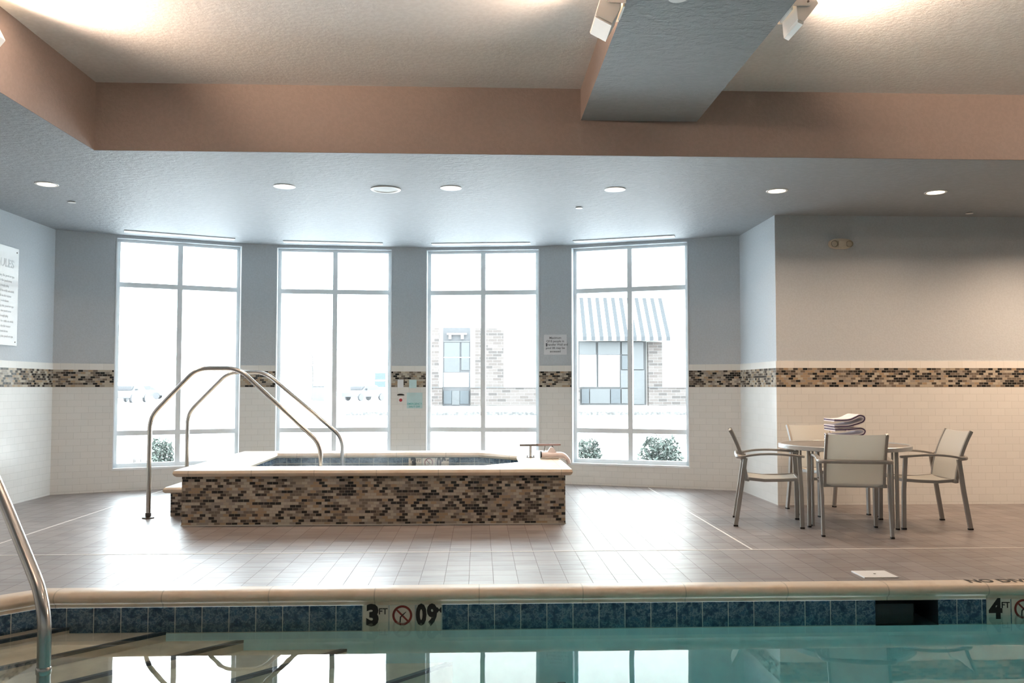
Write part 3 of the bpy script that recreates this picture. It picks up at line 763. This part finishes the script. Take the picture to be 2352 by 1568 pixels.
# flood fixtures that wash the raised ceiling
def flood(x, y, z, side, lab, power, rz=0, aim=(1.25,.05,1), show=True):
    """side=+1: fixture projects towards +x from its wall"""
    if show:
        t = thing('wall_flood_light', (x, y, z), label=lab, cat='flood light', group='flood lights on the ceiling recess')
        s = side
        MB().box(0 if s > 0 else -.012, .012 if s > 0 else 0, .02, .20, -.02, .20).build('mounting_plate', M['white'], t, bevel=.002)
        sec = [(.075,-.125),(.170,-.075),(.125,.075),(.020,.045),(.028,-.04)] if s < 0 else [(.030,-.085),(.062,-.100),(.150,.010),(.112,.085),(.020,.050)]
        MB().prism([(s*a, b_) for a, b_ in sec], lambda a, b_, q: (a, q, b_), 0, .23).build('housing', M['white'], t, bevel=.004)
        MB().prism([(s*a, b_) for a, b_ in ((.022,.052),(.122,.082),(.118,.094),(.018,.064))], lambda a, b_, q: (a, q, b_), .02, .21).build('lens', M['flood'], t)
        MB().prism([(s*a, b_) for a, b_ in (((.080,-.137),(.168,-.091),(.172,-.080),(.078,-.128)) if s < 0 else ((.033,-.100),(.060,-.112),(.066,-.100),(.030,-.088)))], lambda a, b_, q: (a, q, b_), .005, .225).build('bottom_cover', M['white'], t)
        arm = [(0,-.012),(.085,-.012)] + [(.085+.024*math.sin(k*PI/6), .012-.024*math.cos(k*PI/6)) for k in range(7)] + [(0,.036)]
        for q0 in (.234, -.010): yo = MB().prism([(s*a, b_) for a, b_ in arm], lambda a, b_, q: (a, q, b_), q0, q0+.006).build('yoke_arm', M['white'], t)
        MB().lathe([(.006,.0),(.006,.006)], (s*.085,-.011,.012), 8, 'Y').build('bolt', M['steeld'], yo)
    l = bpy.data.lights.new('flood_beam', 'SPOT'); l.energy = power*2.4; l.color = (1,.71,.51); l.spot_size = R(150); l.spot_blend = .6; l.shadow_soft_size = .06
    o = bpy.data.objects.new('flood_beam', l); C.objects.link(o); o.location = (x+side*.16, y+.1, z+.13)
    o.rotation_euler = Vector((side*aim[0], aim[1], aim[2])).to_track_quat('-Z', 'Y').to_euler()
flood(.812, 4.60, 3.39, -1, 'white wall flood light on the left face of the beam', 18)
flood(1.75, 4.60, 3.39, 1, 'white wall flood light on the right face of the beam', 60)
flood(-3.01, 4.93, 3.33, 1, 'white wall flood light cut by the left frame edge on the recess side', 45)
flood(-3.01, 2.6, 3.39, 1, '', 40, show=False)
flood(.812, 2.4, 3.39, -1, '', 30, show=False)
flood(1.75, 2.4, 3.39, 1, '', 40, show=False)
flood(7.6, 4.7, 3.39, -1, '', 60, show=False)

# ------------------------------------------------------------------ wall fittings
em = thing('emergency_light', (3.885, 8.96, 2.79), label='small beige oval emergency light high on the right wall', cat='emergency light')
ov = [(.128*math.copysign(abs(math.cos(a))**.7, math.cos(a)), .055*math.copysign(abs(math.sin(a))**.8, math.sin(a))) for a in [k*2*PI/40 for k in range(40)]]
MB().prism(ov, lambda a, b_, t: (a, t, b_), -.045, -.0005).build('housing', M['cream_plastic'], em, True, bevel=.006)
for sx_ in (-.075,.088):
    MB().lathe([(.0001,-.012),(.030,-.008),(.036,.0),(.036,.012)], (sx_,-.052,-.004), 20, 'Y', capends=False).build('lamp_head', M['lens_dull'], em, True)
MB().box(-.030,.055,-.058,-.044,-.036,.030).build('front_panel', M['cream_plastic'], em, bevel=.004)

def wallpt(seg, s, off=0):
    T, L = seg_frame(BAY[seg], BAY[seg+1]); v = T @ Vector((s, -off, 0)); return v, T, L
def pier_fix(seg, name, px, w, h, z, th, mat, lab, cat, bev=.001, off=.0095):
    T, L = seg_frame(BAY[seg], BAY[seg+1]); s = (px - BAY[seg][0]) / (BAY[seg+1][0]-BAY[seg][0]) * L
    v = T @ Vector((s, -off, z)); t = thing(name, v, math.atan2(T[1][0], T[0][0]), label=lab, cat=cat)
    o = MB().box(-w/2, w/2, -th, 0, -h/2, h/2).build('plate', mat, t, bevel=bev)
    return t
t = pier_fix(4, 'switch_plate', -1.030, .078, .105, 1.297, .008, M['paper'], 'white switch plate at the left in the mosaic band between the middle windows', 'switch')
MB().box(-.009,.009,-.014,-.008,-.02,.02).build('toggle', M['paper'], t)
t = pier_fix(4, 'timer_plate', -.870, .098, .110, 1.292, .010, M['palesign'], 'pale blue square plate in the mosaic band between the middle windows', 'control plate')
MB().lathe([(.0001,-.010),(.020,-.010),(.022,.0)], (.015,-.010,-.012), 16, 'Y', capends=False).build('dial', M['palesign'], t, True)
t = pier_fix(4, 'emergency_stop_button', -1.026, .060, .075, 1.086, .010, M['white'], 'white box with a round red button under the switch plate', 'stop button', off=.0085)
MB().lathe([(.021,.0),(.021,.012),(.017,.018),(.0001,.018)], (0,-.010,-.006), 20, 'Y', capends=False).build('button', M['red_button'], t, True)
t = pier_fix(4, 'warning_placard', -1.026, .086, .014, 1.150, .004, M['ink'], 'narrow black placard right above the red button', 'placard', off=.0085)
MB().prism([(-.052,-.007),(-.04,-.009),(.04,-.009),(.052,-.007),(.02,.012),(-.02,.012)], lambda a, b_, q: (a, q, b_), -.006, -.003).build('arrow_shape', M['ink'], t)
t = pier_fix(4, 'emergency_sign', -.846, .205, .205, 1.075, .004, M['palesign'], 'pale teal sign with two lines of lettering right of the red button', 'sign', off=.0085)
text('lettering', 'EMERGENCY', .034, M['teal'], t, (0,-.0052,-.045), FRONT, .0006, .0004)
text('lettering', 'SHUT OFF', .032, M['teal'], t, (0,-.0052,-.082), FRONT, .0006, .0004)
t = pier_fix(6, 'paper_notice', .995, .30, .262, 1.803, .002, M['paper'], 'white paper notice taped to the pier left of the rightmost window', 'notice', .0004, .0008)
for k, s_ in enumerate(('Maximum', 'Of 8 people in', 'Transfer Wall and', 'pool lift may be', 'accessed')):
    text('lettering', s_, .040, M['print'], t, (.02 if k == 2 else 0,-.0028,.088-.044*k), FRONT, .0006, .0003)
MB().box(-.125,-.105,-.0030,-.0021,-.022,.02).build('pictogram', M['print'], t)

rs = thing('rules_sign', (-4.972, 8.78, 2.20), label='large glossy white pool rules sign on the left wall, cut by the frame edge', cat='sign')
MB().box(-.001,.010,-.53,.53,-.51,.535).build('sign_board', M['gloss_sign'], rs, bevel=.002)
SIDE = (PI/2, 0, PI/2)
text('heading', 'POOL RULES', .12, M['printlight'], rs, (.0112, .44, .35), SIDE, .002, .0003, 'RIGHT')
for k in range(13):
    s_ = ['Shower before entering the pool or spa','No glass in the pool area','No running or rough play','Children must be with an adult','No food or drink in the water','Do not use the pool alone'][k % 6]
    text('rule_line', s_, .036, M['printlight'], rs, (.0112, .45-.05*(k % 3), .22-.053*k), SIDE, .0004, .0003, 'RIGHT')
for dz in (-.47,.49):
    for dy in (-.49,.49): MB().lathe([(.007,0),(.007,.004)], (.010,dy,dz), 10, 'X').build('screw', M['steeld'], rs)

# ------------------------------------------------------------------ outdoors
HOLE = [(-5.2,-3.4),(-5.2,10.3),(-4.4,10.7),(-2.6,11.35),(-.7,11.5),(.9,11.35),(2.7,10.7),(3.42,10.4),(3.42,9.2),(9.8,9.2),(9.8,-3.4)]
gd = MB().flat([(-260,-40),(260,-40),(260,420),(-260,420)], [HOLE], -.02, True).build('ground', M['snow'], recalc=False); tag(gd, kind='structure')
def ox(px, Y): return (px-1100)/1950*Y*1.0015
def oz(py, Y): return 1.25 + (888.8-py)*Y/1950
YB = 40.0
def obx(mb, x0_, x1_, y0_, y1_, d0=0., d1=.3):
    mb.box(ox(x0_,YB), ox(x1_,YB), YB+d0, YB+d1, max(-.02, oz(y1_,YB)), oz(y0_,YB)); return mb
bd = thing('restaurant_building', (ox(1350,YB), YB, 0), label='pale stucco and brick building across the lot, seen through the two right windows', cat='building')
def bp(name, mat, *boxes, d=(0,.3), mats=None):
    mb = MB()
    for b_ in boxes: obx(mb, *b_, d[0], d[1])
    o = mb.build(name, mat); o.parent = bd; o.matrix_parent_inverse = Matrix.Translation((-ox(1350,YB), -YB, 0)); return o
bp('facade_wall', M['stucco'], (940,1800,200,950), d=(0,6))
bp('brick_pilaster', M['brick'], (975,1009,755,890), d=(-.35,.01)); bp('brick_pilaster', M['brick'], (1091,1156,755,890), d=(-.35,.01)); bp('brick_pilaster', M['brick'], (1488,1520,785,890), d=(-.35,.01))
bp('brick_base', M['brick'], (940,1017,890,931), d=(-.42,.01)); bp('brick_base', M['brick'], (1081,1330,890,931), d=(-.42,.01)); bp('brick_base', M['brick'], (1488,1800,890,931), d=(-.42,.01))
bp('sill_band', M['postgrey'], (940,1017,889,890.5), d=(-.46,.01)); bp('sill_band', M['postgrey'], (1081,1330,889,890.5), d=(-.46,.01)); bp('sill_band', M['postgrey'], (1488,1800,889,890.5), d=(-.46,.01))
bp('cornice', M['stucco'], (940,1156,612,619), d=(-.5,.01)); bp('cornice', M['stucco'], (1156,1800,595,601), d=(-.3,.01))
sw = bp('shop_window', M['greypanel'], (1018,1080,753,932), d=(-.15,.01))
def sub(par, name, mat, *boxes, d=(-.2,-.149)):
    mb = MB()
    for b_ in boxes: obx(mb, *b_, d[0], d[1])
    o = mb.build(name, mat); o.parent = par; return o
sub(sw, 'upper_glass', M['shopglass'], (1021,1056,787,855), (1060,1078,787,850)); sub(sw, 'white_panel', M['whitecanvas'], (1020,1077,856,888))
sub(sw, 'lower_glass', M['shopglass_dark'], (1020,1038,897,927), (1057,1077,897,927)); sub(sw, 'pale_door_glass', M['shopglass'], (1039,1056,897,929))
sub(sw, 'light_bar', M['whitecanvas'], (1027,1072,766,769), (1031,1037,769,779), (1059,1065,769,779), d=(-.3,-.149)); sub(sw, 'head_rail', M['postgrey'], (1019,1079,783,786))
sub(sw, 'crossbar', M['whitecanvas'], (1020,1079,820,822), d=(-.21,-.149))
ent = bp('entrance_glazing', M['postgrey'], (1328,1485,783,930), d=(-.1,.01))
sub(ent, 'transom_glass', M['shopglass'], (1330,1368,785,814), (1373,1424,785,814), (1428,1443,785,814), (1447,1478,785,848)); sub(ent, 'white_blind', M['whitecanvas'], (1330,1369,815,888), (1374,1423,815,888))
sub(ent, 'dark_door_glass', M['shopglass_dark'], (1428,1442,816,848), (1335,1352,893,926), (1402,1424,893,926)); sub(ent, 'door_glass', M['shopglass'], (1425,1443,850,890), (1447,1480,850,928), (1354,1400,893,926), (1427,1442,893,926))
# striped awning, a sloped canopy standing off the wall
aw = bp('awning', M['whitecanvas'], d=(0,.1)) if False else None
mbw, mbb = MB(), MB()
ax0, ax1 = ox(1322,YB), ox(1528,YB); zt_, zb_ = oz(682,YB), oz(776,YB)
n_s = 22
for k in range(n_s):
    a_ = ax0 + (ax1-ax0)*k/n_s; b_ = ax0 + (ax1-ax0)*(k+1)/n_s
    ins = .45*(.0)
    top_a, top_b = a_*.985+ax1*.0, b_*.985
    q = [(a_, -1.3, zb_), (b_, -1.3, zb_), (ax0+(b_-ax0)*.975, -.02, zt_), (ax0+(a_-ax0)*.975, -.02, zt_)]
    tgt = mbb if k % 2 else mbw
    tgt.poly([(x-ox(1350,YB), y, z) for x, y, z in q])
    x0k, x1k = a_-ox(1350,YB), b_-ox(1350,YB)
    tgt.box(x0k, x1k, -1.31, -1.28, zb_-.18, zb_)
mbw.poly([(ax1-ox(1350,YB),-1.3,zb_),(ax1-ox(1350,YB),-.02,zb_),(ax0+(ax1-ax0)*.975-ox(1350,YB),-.02,zt_)])
aw = mbw.build('awning', M['whitecanvas'], bd); mbb.build('dark_stripe', M['bluestripe'], aw)
kb = MB().box(-6,30,38.3,38.6,-.02,.13); tag(kb.build('kerb', plain('kerb_concrete', (.085,.083,.08), .9, var=.5)), 'low kerb strip on the ground in front of the brick building', 'kerb')

def shrub(x, y, w, h, label, n=2200):
    t = thing('evergreen_shrub', (x, y, -.02), label=label, cat='shrub')
    mb = MB()
    for k in range(n):
        u = random.random()*2*PI; v = random.random(); rr = random.random()**.45
        px_, py_, pz_ = rr*w/2*math.cos(u)*math.sqrt(1-(v*.98)**2*.75), rr*w/2.4*math.sin(u)*math.sqrt(1-(v*.98)**2*.75), .04+(h-.04)*(v*(.55+.45*rr))
        s_ = .011+.015*random.random(); Q = Matrix.Rotation(random.random()*6.28, 4, Vector((random.random()-.5, random.random()-.5, random.random()-.5)).normalized())
        q = [Q @ Vector(p) for p in ((-s_*1.8,0,0),(0,-s_*.7,0),(s_*1.8,0,0),(0,s_*.7,0))]
        mb.poly([(px_+p.x, py_+p.y, max(.01, pz_+p.z)) for p in q])
    mb.build('foliage', M['leaf'], t, recalc=False)
    st = MB()
    for k in range(14):
        a_ = k*.7; st.tube([(0,0,0), (w*.2*math.cos(a_), w*.18*math.sin(a_), h*.4), (w*.38*math.cos(a_), w*.3*math.sin(a_), h*.82)], [.008,.006,.003], 5)
    st.build('branches', M['bark'], t, True)
shrub(2.66, 12.4, .70, .57, 'wide evergreen shrub low outside the right pane of the rightmost window')
shrub(1.62, 12.5, .44, .52, 'small evergreen shrub low outside the left pane of the rightmost window', 1300)
shrub(-4.50, 12.3, .38, .55, 'evergreen shrub low outside the leftmost window', 1200)
gr = thing('dry_grass_clump', (-4.88, 12.3, -.02), label='pale upright dry grass clump beside the shrub outside the leftmost window', cat='grass clump')
g_ = MB()
for k in range(80):
    a_ = random.random()*6.28; r0 = random.random()*.15; h_ = .2+.27*random.random()
    g_.tube([(r0*math.cos(a_), r0*math.sin(a_), 0), (r0*1.3*math.cos(a_), r0*1.3*math.sin(a_), h_)], [.003,.001], 4)
g_.build('blades', plain('dry_grass', (.08,.08,.075), .9), gr)

def bare_tree(x, y, h, label, spread=.45, depth=4):
    t = thing('bare_tree', (x, y, -.02), label=label, cat='tree'); tr = MB(); br = MB()
    tr.tube([(0,0,0), (.03*h*.2,0,h*.35), (0,0,h*.62), (.02*h,0,h)], [h*.016,h*.013,h*.008,h*.002], 8); tr.build('trunk', M['bark'], t, True)
    def rec(p, d_, L, r, k):
        q = p + d_*L; br.tube([tuple(p), tuple(q)], [r, r*.6], 5)
        if k <= 0: return
        for i in range(3):
            nd = (d_ + Vector((random.uniform(-1,1), random.uniform(-1,1), random.uniform(-.1,.8)))*.6).normalized(); rec(p + d_*L*(.5+.25*i), nd, L*.6, r*.55, k-1)
    for k in range(9):
        z = h*(.32+.06*k); a_ = k*2.4; rec(Vector((0,0,z)), Vector((math.cos(a_), math.sin(a_)*.8, .8)).normalized(), h*spread*(1-.07*k)*.6, h*.006, depth-1)
    br.build('branches', M['bark'], t, True)
bare_tree(ox(722,86), 86, 5.8, 'bare young tree standing in the lot, seen through the second window')
for px_, Yd, h_, lab in ((285,150,4.2,'distant low bare tree left of the lamp post foot'), (338,150,4.6,'distant low bare tree above the parked cars'), (490,150,4.4,'distant low bare tree behind the sloping handrails'), (790,150,4.0,'distant low bare tree left of the parked pale car'), (690,150,3.6,'distant bare tree at the left of the second window')):
    bare_tree(ox(px_,Yd), Yd, h_, lab, .6, 3)
def lamp_post(px_, Y, h, lab):
    t = thing('lamp_post', (ox(px_,Y), Y, -.02), label=lab, cat='lamp post')
    MB().lathe([(.14,0),(.14,.5),(.10,.55),(.07,h)], seg=12).build('pole', M['postgrey'], t, True)
    MB().box(0,1.5,-.05,.05,h-.05,h+.03).build('arm', M['postgrey'], t); MB().box(.9,1.7,-.2,.2,h-.10,h+.02).build('lamp_head', M['postgrey'], t)
lamp_post(292, 110, 11.1, 'tall thin lamp post outside the leftmost window'); lamp_post(659, 190, 9.4, 'distant lamp post at the left of the second window')
def car(x, y, rz, lab, col):
    t = thing('parked_car', (x, y, 0), rz, label=lab, cat='car')
    prof = [(-2.2,.35),(-2.2,.78),(-1.95,.92),(-1.15,.98),(-.65,1.38),(.75,1.42),(1.45,1.0),(2.1,.92),(2.25,.7),(2.25,.35)]
    MB().prism(prof, lambda a, b_, q: (a, q, b_), -.85, .85).build('body', col, t, bevel=.05)
    MB().prism([(-1.05,1.0),(-.62,1.33),(.70,1.36),(1.28,1.02)], lambda a, b_, q: (a, q, b_), -.86, .86).build('side_glass', M['cardark'], t)
    MB().box(-1.2,-.7,-.7,.7,1.0,1.32,Matrix.Rotation(0,4,'X')).build('windscreen', M['cardark'], t)
    for wx in (-1.4,1.4):
        for wy in (-.8,.8): MB().lathe([(.0001,-.11),(.32,-.11),(.34,0),(.32,.11),(.0001,.11)], (wx,wy,.32), 18, 'Y', capends=False).build('wheel', M['cardark'], t)
    for s_ in (-1,1): MB().box(-.75,-.6,s_*.98-.08,s_*.98+.08,.98,1.12).build('mirror', M['cardark'], t)
car(ox(312,72), 72, R(90), 'silver parked car seen end on outside the leftmost window', M['carpaint'])
car(ox(345,92), 92, R(10), 'distant parked car right of the silver one outside the leftmost window', M['carpaint'])
car(ox(840,80), 80, R(55), 'pale parked car in the lot, left of the blue sign panels', M['carpaint'])
ub = thing('utility_cabinet', (ox(737,78), 78, -.02), label='grey box cabinet beside the bare young tree in the lot', cat='cabinet')
MB().box(-.52,.52,-.4,.4,0,1.32).build('case', M['carpaint'], ub, bevel=.03); MB().box(-.56,.56,-.44,.44,1.32,1.40).build('lid', M['postgrey'], ub)
sg = thing('roadside_sign', (ox(875,88), 88, -.02), label='two stacked blue sign panels seen at the right edge of the second window', cat='sign')
MB().box(-.5,.5,-.05,.05,2.02,2.72).build('upper_panel', M['signblue'], sg); MB().box(-.5,.5,-.05,.05,1.25,1.90).build('lower_panel', M['signblue'], sg)
MB().box(-.56,-.50,-.04,.04,0,2.75).box(.50,.56,-.04,.04,0,2.75).build('post', M['postgrey'], sg)

# ------------------------------------------------------------------ light, sky, camera
w = bpy.data.worlds.new('overcast_sky'); bpy.context.scene.world = w; w.use_nodes = True
bg = w.node_tree.nodes['Background']; bg.inputs[0].default_value = (.84, .935, 1.0, 1); bg.inputs[1].default_value = 6.5
cam = bpy.data.cameras.new('camera'); co = bpy.data.objects.new('camera', cam); C.objects.link(co); bpy.context.scene.camera = co
cam.sensor_width = 36; cam.lens = 1950/2352*36; cam.shift_y = 20/2352; cam.clip_end = 800
co.location = (0, 0, 1.25); co.rotation_euler = (PI/2+R(2.49), 0, -R(2.23))
sc = bpy.context.scene
sc.view_settings.view_transform = 'Standard'; sc.view_settings.look = 'None'; sc.view_settings.exposure = 1.42; sc.view_settings.gamma = 1
sc.view_settings.use_curve_mapping = False
sc.cycles.max_bounces = 12; sc.cycles.diffuse_bounces = 6; sc.cycles.transparent_max_bounces = 16
sc.cycles.sample_clamp_indirect = 8
